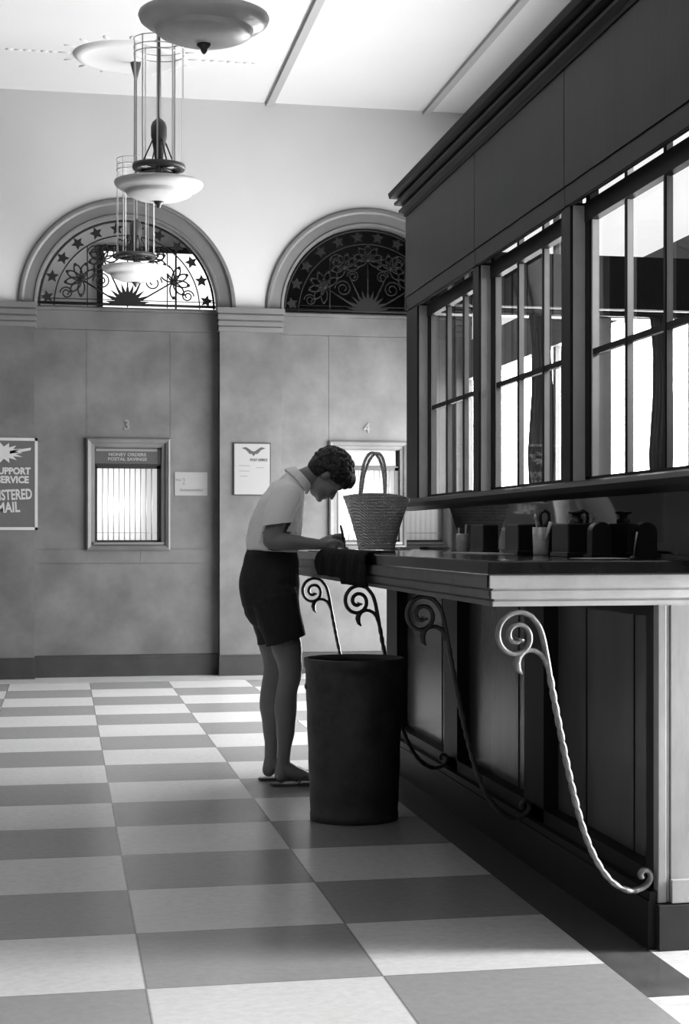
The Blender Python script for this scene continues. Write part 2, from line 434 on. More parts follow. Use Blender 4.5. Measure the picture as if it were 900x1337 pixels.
# ------------------------------------------------------------------ papers on the back wall
py = YW - .02
pt = thing('poster', 'dark poster with white border and bold REGISTERED MAIL lettering, cut by the left edge', 'poster', (-.43, py, 1.15))
X0, X1, Z0, Z1 = -.70, -.19, 1.15, 1.86
MB().box(X0, X1, py - .008, py, Z0, Z1).build('sheet', M['postergrey'], pt)
bd = MB(); w = .022
for q in ((X0, X1, Z0, Z0 + w), (X0, X1, Z1 - w, Z1), (X0, X0 + w, Z0, Z1), (X1 - w, X1, Z0, Z1)): bd.box(q[0], q[1], py - .011, py - .007, q[2], q[3])
bd.build('border', M['posterwhite'], pt)
em = MB(); poly = []
random.seed(3)
for k in range(30):
    a = 2 * PI * k / 30; rr = (.085 if k % 2 else .125 + .03 * random.random()); poly.append((-.455 + rr * 1.15 * math.cos(a), 1.745 + rr * .55 * math.sin(a)))
em.prism(poly, py - .011, py - .007)
em.prism([(-.40, 1.735), (-.245, 1.765), (-.24, 1.785), (-.40, 1.76)], py - .011, py - .007)
em.build('emblem', M['posterwhite'], pt)
for s_, z, sz, x, xs, rot in (('SUPPORT', 1.602, .070, -.245, .92, 0), ('SERVICE', 1.535, .072, -.258, .92, 0), ('REGISTERED', 1.425, .110, -.232, .62, .05), ('MAIL', 1.325, .110, -.325, .72, .06)):
    text('lettering', s_, sz, M['posterwhite'], pt, (x, py - .0095, z), rot=(PI / 2, 0, rot), align='RIGHT', xs=xs, bold=.003)
cd = thing('notice_card', 'small white card with grey lines right of the barred ticket window', 'card', (1.0, YW + .09, 1.42))
MB().box(.868, 1.124, YW + .088, YW + .095, 1.425, 1.61).build('sheet', M['card'], cd)
for s_, sz, x, z, xs in (('No.', .03, .90, 1.548, 1), ('2', .075, .938, 1.535, .7)): text('print', s_, sz, M['print'], cd, (x, YW + .087, z), xs=xs)
text('print', 'Registered Mail', .027, M['print'], cd, (.998, YW + .087, 1.468), xs=1.05, bold=.0005)
nt_ = thing('notice', 'white framed notice with a spread eagle, on the pier behind the person', 'notice', (1.47, py, 1.42))
MB().box(1.318, 1.615, py - .014, py, 1.425, 1.842).build('board', M['black'], nt_)
MB().box(1.326, 1.607, py - .018, py - .013, 1.433, 1.834).build('sheet', M['card'], nt_)
eg = MB()
for sg in (-1, 1):
    eg.prism([(1.478, 1.758), (1.478 + sg * .012, 1.776), (1.478 + sg * .045, 1.80), (1.478 + sg * .062, 1.808), (1.478 + sg * .095, 1.80), (1.478 + sg * .06, 1.785), (1.478 + sg * .03, 1.752)], py - .0195, py - .0175)
eg.prism([(1.462, 1.775), (1.494, 1.775), (1.492, 1.752), (1.478, 1.736), (1.464, 1.752)], py - .0196, py - .0176)
eg.build('eagle', M['ink'], nt_)
text('heading', 'POST OFFICE', .030, M['ink'], nt_, (1.52, py - .0185, 1.705), xs=.78, bold=.0006)
for k, (x, z, L) in enumerate(((1.405, 1.66, .09), (1.405, 1.618, .08), (1.40, 1.577, .06), (1.53, 1.645, .06))):
    MB().box(x - L / 2, x + L / 2, py - .0195, py - .0178, z - .003, z + .003).build('text_line', M['print'], nt_)

# ------------------------------------------------------------------ booth
BX = 1.65; GX = 1.725; YE = 8.12; YN = 4.12
pierY = [(7.87, YE), (6.655, 6.75), (5.39, 5.49), (YN, 4.22)]
wl = MB()
# lower wall: recessed panels between proud pilasters
wl.box(1.60, 1.72, 4.32, YE, 0, 1.0, 0)
for a, b in ((7.86, YE), (6.61, 6.85), (5.36, 5.60), (4.30, 4.36)): wl.box(1.55, 1.61, a, b, 0, .93, 1)
for y_ in (4.60, 5.05, 5.85, 7.1): wl.box(1.597, 1.60, y_ - .004, y_ + .004, .2, .92, 1)
wl.box(1.523, 1.61, 4.27, YE, 0, .13, 1); wl.box(1.528, 1.61, 4.27, YE, .13, .155, 1); wl.box(1.550, 1.61, 4.27, YE, .155, .20, 1)
wl.box(1.58, 1.61, 4.31, YE, .88, .93, 1)
# back-splash under the windows
wl.box(BX, 1.72, YN, YE, 1.0, 1.235, 2)
struct(wl.build('wall_booth', [M['panelwood'], M['blackwood'], M['marble']]))
# near end of the lower wall, pale and facing the hall entrance
we = MB()
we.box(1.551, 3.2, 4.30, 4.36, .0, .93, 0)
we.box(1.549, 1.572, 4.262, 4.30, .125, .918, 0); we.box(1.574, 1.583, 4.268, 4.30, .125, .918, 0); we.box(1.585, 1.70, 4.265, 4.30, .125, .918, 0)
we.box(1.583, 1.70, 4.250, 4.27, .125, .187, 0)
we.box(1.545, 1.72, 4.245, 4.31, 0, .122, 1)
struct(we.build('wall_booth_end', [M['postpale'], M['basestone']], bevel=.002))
# upper frieze, piers, returns
wu = MB()
wu.box(BX, 1.72, YN, YE, 2.29, 2.69, 0); wu.box(BX, 1.662, YN, YE, 2.20, 2.29, 0)
for a, b in pierY: wu.box(BX, 1.72, a, b, 1.235, 2.21, 0)
edges = sorted([YN, 5.44, 6.70, YE])
for a, b in zip(edges, edges[1:]): wu.box(BX - .006, BX + .01, a + .003, b - .003, 2.272, 2.68, 0); wu.box(BX - .003, BX + .01, a + .003, b - .003, 2.205, 2.266, 0)
struct(wu.build('wall_booth_upper', [M['wood']]))
wr = MB()     # return walls: beam over glazing
wr.box(1.72, 3.2, YE - .07, YE, 2.28, 2.50, 0); wr.box(1.72, 3.2, YE - .09, YE + .02, 2.235, 2.28, 0); wr.box(1.72, 3.2, YE - .08, YE + .01, 2.19, 2.225, 0)
wr.box(1.72, 3.2, YE - .07, YE, 0, 1.2, 1)
for x, w_ in ((1.72, .07), (2.60, .085), (3.11, .09)): wr.box(x, x + w_, YE - .05, YE, 1.2, 2.2, 2)
wr.box(1.72, 3.2, 4.30, 4.36, .93, 2.655, 0)  # unseen solid near-end panel, added to stop light crossing the booth
struct(wr.build('wall_booth_return', [M['wood'], M['panelwood'], M['sash']]))
cor = MB()
prof = [(BX + .02, 2.665), (BX - .012, 2.665), (BX - .014, 2.682), (BX - .034, 2.692), (BX - .034, 2.704), (BX - .014, 2.708), (BX - .014, 2.719), (BX - .052, 2.728), (BX - .054, 2.741), (BX - .028, 2.745), (BX - .028, 2.755), (BX - .074, 2.765), (BX - .080, 2.790), (BX + .02, 2.790)]
v = []; f = []; n = len(prof)
for yy, sgn in ((YN - .02, 0), (YE, 1)):
    for x, z in prof:
        e = (BX - x) if sgn else 0
        v.append((x, yy + max(0, e) * .9, z))
f = [list(range(n)), list(range(n, 2 * n))[::-1]] + [(i, (i + 1) % n, n + (i + 1) % n, n + i) for i in range(n)]
cor.add(v, f); cor.box(BX, 1.76, YN - .02, YE, 2.68, 2.79)
struct(cor.build('trim_30', M['blackwood']))
sl = MB()
sp = [(1.70, 1.225), (1.625, 1.225), (1.60, 1.240), (1.592, 1.258), (1.60, 1.272), (1.625, 1.280), (1.70, 1.288)]
sl.prism([(x, z) for x, z in sp], YN, YE + .03, 'Y')
struct(sl.build('trim_31', M['wood']))
# glazed sashes
def sash_window(n_, y0, y1):
    w_ = MB(); gx0, gx1 = GX - .025, GX + .02
    s0, s1 = y0 + .015, y1 - .015
    w_.box(gx0, gx1 - .015, s0, s0 + .055, 1.28, 2.288, 0); w_.box(gx0, gx1 - .015, s1 - .045, s1, 1.28, 2.288, 0)
    w_.box(gx0 - .005, gx1 - .02, s0, s1, 2.143, 2.207, 0); w_.box(gx0, gx1, s0, s1, 1.27, 1.298, 0)
    w_.box(gx0 + .006, gx0 + .024, s0, s1, 1.698, 1.718, 0)
    o = struct(w_.build('window_%d' % n_, M['blackwood']))
    a, b = s0 + .055, s1 - .045
    for k in (1, 2):
        y = a + (b - a) * k / 3; mb = MB()
        for z0, z1 in ((1.298, 2.143), (2.207, 2.288)):
            mb.box(gx0 + .004, gx0 + .008, y - .0085, y + .0085, z0, z1, 0); mb.box(gx0 + .008, gx0 + .028, y - .007, y + .007, z0, z1, 1)
        mb.build('glazing_bar', [M['blackwood'], M['sash']], o)
    MB().box(gx0 + .005, gx0 + .028, b - .012, b, 1.298, 2.143).build('sash_edge', M['sash'], o)
    MB().box(GX - .002, GX + .002, a, b, 1.298, 2.288).build('glass', M['glass'], o)
for k, (y0, y1) in enumerate(((6.75, 7.87), (5.49, 6.655), (4.22, 5.39))): sash_window(k + 2, y0, y1)
# jamb linings of the openings
jl = MB()
for y1 in (7.87, 6.655, 5.39): jl.box(1.66, 1.70, y1 - .006, y1, 1.285, 2.2)
struct(jl.build('trim_32', M['sash']))

# right walls : entrance glazing beyond the booth, and a window near the hall mouth
XE = 3.2
rw = MB()
rw.box(XE, XE + .2, 4.36, 8.22, 0, ZC); rw.box(XE, XE + .2, 13.34, 15.2, 0, ZC)
rw.box(XE, XE + .2, 8.22, 13.34, 0, .12); rw.box(XE, XE + .2, 8.22, 13.34, 4.2, ZC)
struct(rw.build('wall_right', M['plaster']))
dr = MB(); dr.box(XE - .03, XE + .12, 8.22, 13.34, 2.36, 2.66)
for y in (8.22, 10.78, 13.28): dr.box(XE - .0, XE + .03, y, y + .06, .12, 4.2)
dob = struct(dr.build('door_1', M['stone2']))
LD, LT, LN, LW = 18, 1.0, 1050, .055
M['daydoor'] = mat('daylit frosted door glass', .6, .5, emit=LD); M['daytransom'] = mat('daylit transom glass', .6, .5, emit=LT)
for y0, y1 in ((8.28, 10.78), (10.84, 13.28)):
    MB().box(XE + .04, XE + .05, y0, y1, .12, 2.36).build('door_pane', M['daydoor'], dob)
    MB().box(XE + .04, XE + .05, y0, y1, 2.66, 4.2).build('transom_pane', M['daytransom'], dob)
rn = MB(); rn.box(XR, XR + .2, -1.5, 2.2, 0, ZC); rn.box(XR, XR + .2, 4.1, 4.5, 0, ZC); rn.box(XR, XR + .2, 2.2, 4.1, 0, .5); rn.box(XR, XR + .2, 2.2, 4.1, 3.9, ZC)
rn.box(XE, XR, 4.36, 4.5, 0, ZC)
struct(rn.build('wall_near', M['plaster']))

# ------------------------------------------------------------------ counter
ct = thing('counter', 'long wall-hung writing counter with black slab top, pale end moulding and scrolled iron brackets', 'counter', (1.35, 6.2, .9))
YB = 8.2
sb = MB(); sb.box(1.083, 1.649, 4.262, YB, .998, 1.037); sb.box(1.649, 3.1, 4.262, 4.30, .998, 1.037)
sb.build('slab', M['slab'], ct, bevel=.004)
# stepped moulding under the slab, side run and end run
steps = [(.965, .998, .004), (.958, .965, .014), (.937, .958, .010), (.930, .937, .02), (.917, .930, .015)]
ms = MB(); me_ = MB()
for z0, z1, o in steps:
    ms.box(1.085 + o, 1.14, 4.275 + o, YB - o, z0, z1)
    me_.box(1.085 + o, 3.1, 4.262 + o, 4.298, z0, z1)
ms.build('side_moulding', M['shademould'], ct); me_.build('end_moulding', M['pale'], ct)
MB().box(1.13, 1.56, 4.29, YB - .02, .925, .998).build('underside', M['blackwood'], ct)
def bracket(y, bright):
    m = M['bronze'] if bright else M['iron']  # same brackets; light on the near one is put into a paler metal
    pts = []
    cx, cz = 1.170, .838
    # volute from the centre outwards, ending over the top going right
    N = 64; turns = 1.78
    a_end = math.radians(48)
    for i in range(N + 1):
        u = i / N; a = a_end + turns * 2 * PI * (1 - u)     # counter-clockwise unwinding ends upper right
        r = .010 + .052 * u ** 1.05
        pts.append((cx - .004 + r * math.cos(a), y, cz + r * math.sin(a) * 1.07))
    body = pts + [(1.227, y, .862), (1.238, y, .83), (1.247, y, .785), (1.256, y, .735), (1.268, y, .67), (1.285, y, .585), (1.305, y, .49), (1.328, y, .395), (1.352, y, .315), (1.38, y, .25), (1.412, y, .20), (1.445, y, .17), (1.478, y, .157), (1.505, y, .16), (1.526, y, .172), (1.536, y, .190), (1.53, y, .206), (1.516, y, .210), (1.507, y, .20), (1.511, y, .190)]
    # smooth with Catmull-Rom
    vs = [Vector(p) for p in body[N - 2:]]; sm = []
    for i in range(len(vs) - 1):
        p0, p1, p2, p3 = vs[max(i - 1, 0)], vs[i], vs[i + 1], vs[min(i + 2, len(vs) - 1)]
        for q in range(5):
            t = q / 5; sm.append(.5 * ((2 * p1) + (-p0 + p2) * t + (2 * p0 - 5 * p1 + 4 * p2 - p3) * t * t + (-p0 + 3 * p1 - 3 * p2 + p3) * t ** 3))
    sm.append(vs[-1])
    path = [Vector(p) for p in body[:N - 2]] + sm
    rad = []; L = 0; tot = len(path)
    acc = 0
    for i, p in enumerate(path):
        if i: acc += (p - path[i - 1]).length
        base = .0072
        if i < 6: base = .010 - .0004 * i
        if p.z < .74 and p.z > .145 and p.x > 1.25 and i < tot - 8 and p.x < 1.50:
            base = .0068 + .0016 * math.sin(acc * 2 * PI / .03)
        rad.append(base)
    # denser sampling on the beaded stem
    dp = []; dr = []
    acc = 0
    for i in range(tot - 1):
        seg = path[i + 1] - path[i]; n_ = max(1, int(seg.length / .004))
        for q in range(n_):
            p = path[i] + seg * (q / n_); a2 = acc + seg.length * q / n_
            r = .0074
            if path[i].x > 1.255 and path[i].z < .745 and path[i].x < 1.50: r = .0054 + .0034 * abs(math.sin(a2 * PI / .036)) ** .5
            if i < 3: r = .012
            dp.append(p); dr.append(r)
        acc += seg.length
    dp.append(path[-1]); dr.append(.008)
    b = MB(); b.tube(dp, dr, 10, ell=((0, 1, 0), 1.9))
    o = b.build('bracket', m, ct)
    lf = MB()
    lp = [(1.252, y, .755), (1.244, y, .775), (1.232, y, .790), (1.215, y, .800), (1.198, y, .802), (1.182, y, .797), (1.170, y, .785), (1.166, y, .768), (1.170, y, .750), (1.180, y, .738)]
    lf.tube(lp, [.0085, .0078, .0072, .007, .0075, .009, .0105, .0105, .008, .003], 10, ell=((0, 1, 0), 1.5))
    lf.build('leaf', m, o)
    return o
for k, y in enumerate((4.285, 5.48, 6.73, 7.97)):
    o = bracket(y, k == 0)
    if k == 0: o['label'] = 'scroll bracket at the lit end, coloured paler for the light on it'

# ------------------------------------------------------------------ pendant lamps
def pendant(y, label):
    x = .515; zb = 3.01
    t = thing('pendant_lamp', label, 'lamp', (x, y, ZC), 'pendant lamps down the hall')
    bowl = MB(); k = 1.0
    pr = [(.0, -.075), (.06, -.073), (.12, -.062), (.165, -.044), (.178, -.034), (.182, -.022), (.186, -.018), (.215, -.008), (.236, .008), (.243, .024), (.240, .034), (.232, .036), (.2, .030), (.15, .024), (.06, .016), (0, .014)]
    bowl.lathe([(r, z) for r, z in pr], (x, y, zb), 56); bowl.build('bowl', M['lampbowl'], t)
    fi = MB(); fi.lathe([(0, -.112), (.006, -.110), (.012, -.10), (.013, -.092), (.026, -.082), (.027, -.074), (0, -.072)], (x, y, zb), 20); fi.build('finial', M['lampmetal'], t)
    rg = MB(); rz = zb + .115
    rg.lathe([(.118, -.014), (.142, -.014), (.145, 0), (.142, .014), (.118, .014), (.118, -.014)], (x, y, rz), 48)
    for q in range(4):
        a = PI / 4 + q * PI / 2; rg.tube([(x, y, rz), (x + .12 * math.cos(a), y + .12 * math.sin(a), rz)], .009, 6)
    rg.tube([(x, y, zb), (x, y, rz + .02)], .018, 12)
    rg.build('ring', M['lampmetal'], t)
    so = MB(); so.lathe([(0, .0), (.020, .0), (.026, .05), (.036, .11), (.044, .15), (.044, .20), (.036, .225), (.014, .245), (0, .25)], (x, y, rz + .02), 20)
    for q in range(4):
        a = q * PI / 2 + .4; so.tube([(x + .03 * math.cos(a), y + .03 * math.sin(a), rz + .16), (x + .1 * math.cos(a), y + .1 * math.sin(a), rz + .01)], .0045, 6)
    so.build('socket', M['lampmetal'], t)
    MB().tube([(x, y, rz + .2), (x, y, ZC - .05)], .0085, 10).build('stem', M['lampmetal'], t)
    MB().lathe([(0, 0), (.04, -.0), (.038, -.03), (.022, -.09), (.009, -.15), (0, -.15)], (x, y, ZC - .012), 20).build('ceiling_cup', M['lampmetal'], t)
    top = rz + .70
    for q in range(10):
        a = 2 * PI * q / 10 + .2; MB().box(-.004, .004, -.0015, .0015, rz, top).xf(Matrix.Translation((x, y, 0)) @ Matrix.Rotation(a + PI / 2, 4, 'Z') @ Matrix.Translation((0, -.137, 0))).build('glass_strip', M['glassrod'] if q % 3 == 0 else M['lampwire'], t)
    hp = MB()
    for z in (top - .005, top - .05, top - .085):
        hp.tube([(x + .137 * math.cos(2 * PI * i / 32), y + .137 * math.sin(2 * PI * i / 32), z) for i in range(33)], .003, 6, caps=False)
    hp.build('hoop', M['lampwire'], t)
    return t
pendant(6.33, 'nearest pendant lamp, its big shallow bowl cut by the top edge')
pendant(9.357, 'middle pendant lamp, whole glass cage over a white bowl, hanging before the left arch crown')
pendant(12.36, 'farthest pendant lamp, low before the bright lunette window')
ro = MB(); ro.lathe([(0, -.03), (.07, -.03), (.10, -.018), (.30, -.012), (.33, -.03), (.36, -.034), (.385, -.022), (.40, 0)], (.47, 12.3, ZC), 56)
for q in range(16):
    a = 2 * PI * q / 16; ro.ball((.47 + .46 * math.cos(a), 12.3 + .46 * math.sin(a), ZC), (.045, .02, .012), 8, 6, mx=Matrix.Rotation(a, 3, 'Z'))
for sx in (-1, 1):
    for k in range(7): ro.ball((.47 + sx * (.54 + .06 * k), 12.3, ZC), (.028, .018 + .012 * (k % 2), .010), 8, 6)
struct(ro.build('trim_40', M['ceiling']))

# ------------------------------------------------------------------ trash can
tc_ = thing('waste_can', 'tall dark mottled waste can standing before the counter bracket', 'trash can', (1.112, 6.50, 0))
Hc = .628
def rr(z): return .170 + (.193 - .170) * z / Hc
prof = [(0, .012), (.160, .012), (.164, 0), (.172, .002), (.173, .03), (.1705, .034)]
for k in range(1, 12): prof.append((rr(.034 + k * .048) + .0012 * math.sin(k * 2.1), .034 + k * .048))
prof += [(rr(.59), .59), (rr(.592) + .004, .593), (rr(.6) + .004, Hc - .008), (rr(Hc) + .003, Hc), (rr(Hc) - .008, Hc), (rr(Hc) - .009, Hc - .02)]
MB().lathe(prof, (1.112, 6.5, 0), 64).build('body', M['can'], tc_)
MB().lathe([(rr(.61) - .009, Hc - .018), (.165, .05), (0, .045)], (1.112, 6.5, 0), 48).build('liner', M['canin'], tc_)
for a in (0.05, PI + .05):
    MB().ball((1.112 + .192 * math.cos(a), 6.5 + .192 * math.sin(a), .52), (.006, .012, .012), 10, 6).build('rivet', M['iron'], tc_)

# ------------------------------------------------------------------ straw bag
M['straw'] = mat('woven straw', .52, .75, .22, 30, 0)
def strawmat():
    m = M['straw']; nt = m.node_tree; b = nt.nodes['Principled BSDF']
    tc = nt.nodes.new('ShaderNodeTexCoord'); w1 = nt.nodes.new('ShaderNodeTexWave'); w1.wave_type = 'BANDS'; w1.bands_direction = 'Z'
    w1.inputs['Scale'].default_value = 22; w1.inputs['Distortion'].default_value = 3.0; w1.inputs['Detail'].default_value = 2; w1.inputs['Detail Scale'].default_value = 6
    w2 = nt.nodes.new('ShaderNodeTexWave'); w2.bands_direction = 'DIAGONAL'; w2.inputs['Scale'].default_value = 60; w2.inputs['Distortion'].default_value = 2
    nt.links.new(tc.outputs['Object'], w1.inputs['Vector']); nt.links.new(tc.outputs['Object'], w2.inputs['Vector'])
    ad = nt.nodes.new('ShaderNodeMath'); nt.links.new(w1.outputs['Fac'], ad.inputs[0]); nt.links.new(w2.outputs['Fac'], ad.inputs[1])
    bp = nt.nodes.new('ShaderNodeBump'); bp.inputs['Strength'].default_value = .55; bp.inputs['Distance'].default_value = .012
    nt.links.new(ad.outputs[0], bp.inputs['Height']); nt.links.new(bp.outputs[0], b.inputs['Normal'])
strawmat()
bx, by, bz = 1.405, 7.62, 1.038
bg = thing('straw_bag', 'flared woven straw handbag with two tall loop handles standing on the counter', 'bag', (bx, by, bz))
def bagring(u, n=48, inset=0):
    hx = .083 + .072 * (u ** 1.25) - inset; hy = .06 + .028 * u - inset; z = .245 * u; ring = []
    for k in range(n):
        a = 2 * PI * k / n; cx, sx_ = math.cos(a), math.sin(a)
        zz = z + u ** 3 * (.018 * (1 - cx * cx) - .006 - .006 * cx)
        ring.append((bx + .003 + hx * math.copysign(abs(cx) ** .8, cx), by + hy * math.copysign(abs(sx_) ** .9, sx_), bz + .002 + zz))
    return ring
v = []; f = []; n = 48; us = [i / 40 for i in range(41)]
for i, u in enumerate(us): v += bagring(u, n, -.0018 * abs(math.sin(i * PI / 2)))
v += bagring(1, n, .008)
for u in (.6, .1): v += bagring(u, n, .008)
for i in range(len(us) + 2):
    for k in range(n): f.append((i * n + k, i * n + (k + 1) % n, (i + 1) * n + (k + 1) % n, (i + 1) * n + k))
f.append(list(range(n))[::-1]); f.append([(len(us) + 2) * n + k for k in range(n)])
MB().add(v, f, 0, True).build('body', M['straw'], bg, recalc=True)
for dy, lean in ((-.075, -.018), (.075, .012)):
    pts = []
    for i in range(25):
        a = PI * i / 24; pts.append((bx - .012 + lean + .056 * -math.cos(a) + (.010 * math.sin(a)), by + dy * (1 - .7 * math.sin(a)), bz + .235 + .21 * math.sin(a) ** .8))
    MB().tube(pts, .0068, 8).build('handle', M['straw'], bg)

# ------------------------------------------------------------------ desk things along the back of the counter
ZT = 1.0372
def cyl(mb, x, y, z0, z1, r, r2=None, n=24): mb.lathe([(0, z0), (r, z0), (r2 or r, z1), (0, z1)], (x, y, 0), n, smooth=False)
gl2 = glassmat('tumbler glass', .05)
M['tumbler'] = mat('cloudy tumbler glass', .5, .15, .3, 25, spec=.8)
# jar with two pen tops
j = thing('pen_jar', 'pale ribbed jar of pen nibs beneath the farthest booth window', 'jar', (1.592, 6.70, ZT))
b = MB()
b.lathe([(0, 0), (.022, 0), (.025, .006), (.025, .068), (.022, .075), (.019, .075), (.019, .01), (0, .01)], (1.592, 6.70, ZT), 24); b.build('body', M['tumbler'], j)
for dx, h in ((-.01, .098), (.012, .112)): MB().tube([(1.592 + dx, 6.70, ZT + .02), (1.592 + dx * 1.4, 6.70, ZT + h)], .004, 8).build('pen', M['pencil'], j)
# black inkstands
def inkstand(x0, x1, y0, y1, h, label, lid=True):
    t = thing('inkstand', label, 'inkstand', ((x0 + x1) / 2, (y0 + y1) / 2, ZT))
    MB().box(x0, x1, y0, y1, ZT, ZT + h).build('box', M['blackbox'], t, bevel=.005)
    MB().box(x0 - .004, x1 + .004, y0 - .004, y1 + .004, ZT + .0005, ZT + .014).build('foot', M['black'], t, bevel=.002)
    if lid:
        cx, cy = (x0 + x1) / 2 + .018, (y0 + y1) / 2; l = MB()
        l.lathe([(.022, 0), (.022, .012), (.014, .016), (.014, .028), (.026, .031), (.027, .036), (.012, .039), (0, .040)], (cx, cy, ZT + h), 20); l.build('lid', M['black'], t)
    return t
inkstand(1.518, 1.592, 4.98, 5.16, .104, 'black box inkstand with round capped inkwell, right of the tumbler')
inkstand(1.540, 1.600, 6.14, 6.34, .108, 'plain black box inkstand next to the pale pen jar', False)
inkstand(1.545, 1.612, 5.66, 5.84, .106, 'black box inkstand just left of the tumbler of brushes', False)
# tumbler with brush, pen and black loop handle
t = thing('pen_tumbler', 'pale tumbler holding a brush and a black hooked pen below the middle window', 'tumbler', (1.572, 5.47, ZT))
MB().lathe([(0, 0), (.024, 0), (.026, .004), (.029, .094), (.026, .094), (.023, .012), (0, .012)], (1.572, 5.47, ZT), 28).build('body', M['tumbler'], t)
MB().tube([(1.565, 5.46, ZT + .02), (1.548, 5.45, ZT + .125)], .0035, 8).build('pen', M['pencil'], t)
MB().ball((1.546, 5.45, ZT + .128), (.005, .005, .01), 8, 6).build('brush_tip', M['paper'], t)
hk = [(1.575, 5.46, ZT + .05), (1.572, 5.46, ZT + .10), (1.566, 5.46, ZT + .12), (1.568, 5.46, ZT + .14), (1.582, 5.46, ZT + .150), (1.596, 5.46, ZT + .142), (1.598, 5.46, ZT + .122), (1.588, 5.46, ZT + .105), (1.580, 5.46, ZT + .08)]
MB().tube(hk, .006, 8).build('hook', M['black'], t)
MB().tube([(1.582, 5.445, ZT + .05), (1.598, 5.44, ZT + .112)], [.004, .007], 8).build('eraser', M['paper'], t)
# rounded stand
t = thing('calendar_stand', 'dark round-topped desk stand at the right of the black inkstands', 'stand', (1.57, 4.86, ZT))
poly = [(-.032, 0), (.032, 0), (.032, .075)] + [(.032 * math.cos(a), .075 + .032 * math.sin(a)) for a in [PI * i / 12 for i in range(1, 12)]] + [(-.032, .075)]
MB().prism([(1.578 + p[0], ZT + p[1]) for p in poly], 4.83, 4.88, 'Y').build('plate', M['greybox'], t, bevel=.003)
MB().box(1.54, 1.616, 4.815, 4.895, ZT + .0003, ZT + .01).build('foot', M['black'], t)
t = thing('desk_pen', 'thin pen leaning up from its holder near the right end of the counter', 'pen', (1.548, 4.46, ZT))
MB().lathe([(0, 0), (.012, 0), (.011, .004), (.005, .010), (0, .010)], (1.548, 4.46, ZT), 16).build('holder', M['black'], t)
MB().tube([(1.548, 4.46, ZT + .006), (1.552, 4.44, ZT + .075)], [.0018, .0028], 8).build('shaft', M['lampwire'], t)
# sheets of paper and blotters
def sheet(x, y, w, d, rot, m, label, cat='paper', z=0, name='paper_sheet', th=.0012):
    b = MB().box(-w / 2, w / 2, -d / 2, d / 2, 0, th); o = b.build(name, m); o.location = (x, y, ZT + .0004 + z); o.rotation_euler = (0, 0, rot)
    tag(o, label, cat); return o
sheet(1.20, 7.36, .13, .20, .1, M['paper'], "white form under the person's writing hand", 'paper')
sheet(1.31, 7.18, .10, .12, .5, M['paper'], 'loose white slip lying at the foot of the straw bag')
sheet(1.50, 4.60, .15, .10, .1, M['paper'], 'white slip near the leaning pen at the counter end')
sheet(1.50, 6.0, .14, .62, .02, M['pale'], 'long grey blotter lying before the black inkstands', 'blotter', name='blotter', th=.003)
sheet(1.56, 7.90, .10, .20, 0, M['paper'], 'white pad behind the straw bag', 'pad', name='paper_pad', th=.012)
# dark garment draped over the front edge
gm = MB(); v = []; f = []; ny, ns = 40, 18
prof = [(1.18, .0), (1.16, .001), (1.13, .001), (1.10, .001), (1.078, .0), (1.066, -.012), (1.062, -.03), (1.060, -.05), (1.060, -.075), (1.063, -.095), (1.066, -.112)]
rows = []
for i in range(ny + 1):
    y = 5.98 + 1.14 * i / ny; dz = -.030 if y < 6.55 else (-.0)
    row = []
    for k, (x, z) in enumerate(prof):
        fold = .006 * math.sin(y * 21 + k * .5) + .004 * math.sin(y * 47)
        zz = z if k < 6 else z * (1 + (.10 if y < 6.52 else -.1)) 
        row.append((x - (fold * min(1, max(0, k - 4) / 3)) + (.02 * math.sin(y * 9) if k == 0 else 0), y, ZT + .003 + zz + (abs(fold) * .2 if k < 5 else 0)))
    rows.append(row)
n = len(prof)
for r_ in rows: v += r_
for i in range(ny):
    for k in range(n - 1): f.append((i * n + k, (i + 1) * n + k, (i + 1) * n + k + 1, i * n + k + 1))
go = gm.add(v, f, 0, True).build('draped_jacket', M['cloth']); tag(go, "black cloth jacket hanging over the counter edge below the person's hands", 'jacket')
md = go.modifiers.new('thick', 'SOLIDIFY'); md.thickness = .005; md.offset = 1

# ------------------------------------------------------------------ person
pn = thing('person', 'person in white blouse, black shorts and sandals bending over the counter to write', 'person', (.95, 7.5, 0))
def remeshed(mb, name, material, vox, smooth_it, parent, post=None):
    o = mb.build('tmp', material, recalc=True)
    r_ = o.modifiers.new('r', 'REMESH'); r_.mode = 'VOXEL'; r_.voxel_size = vox; r_.use_smooth_shade = True
    if smooth_it: s_ = o.modifiers.new('s', 'SMOOTH'); s_.factor = .5; s_.iterations = smooth_it
    dg = bpy.context.evaluated_depsgraph_get(); dg.update()
    me = bpy.data.meshes.new_from_object(o.evaluated_get(dg)); bpy.data.objects.remove(o)
    if post: post(me)
    me.name = name; me.materials.clear(); me.materials.append(material)
    for p in me.polygons: p.use_smooth = True; p.material_index = 0
    q = bpy.data.objects.new(name, me); C.objects.link(q); q.parent = parent; q.location = -Vector(parent.location); return q
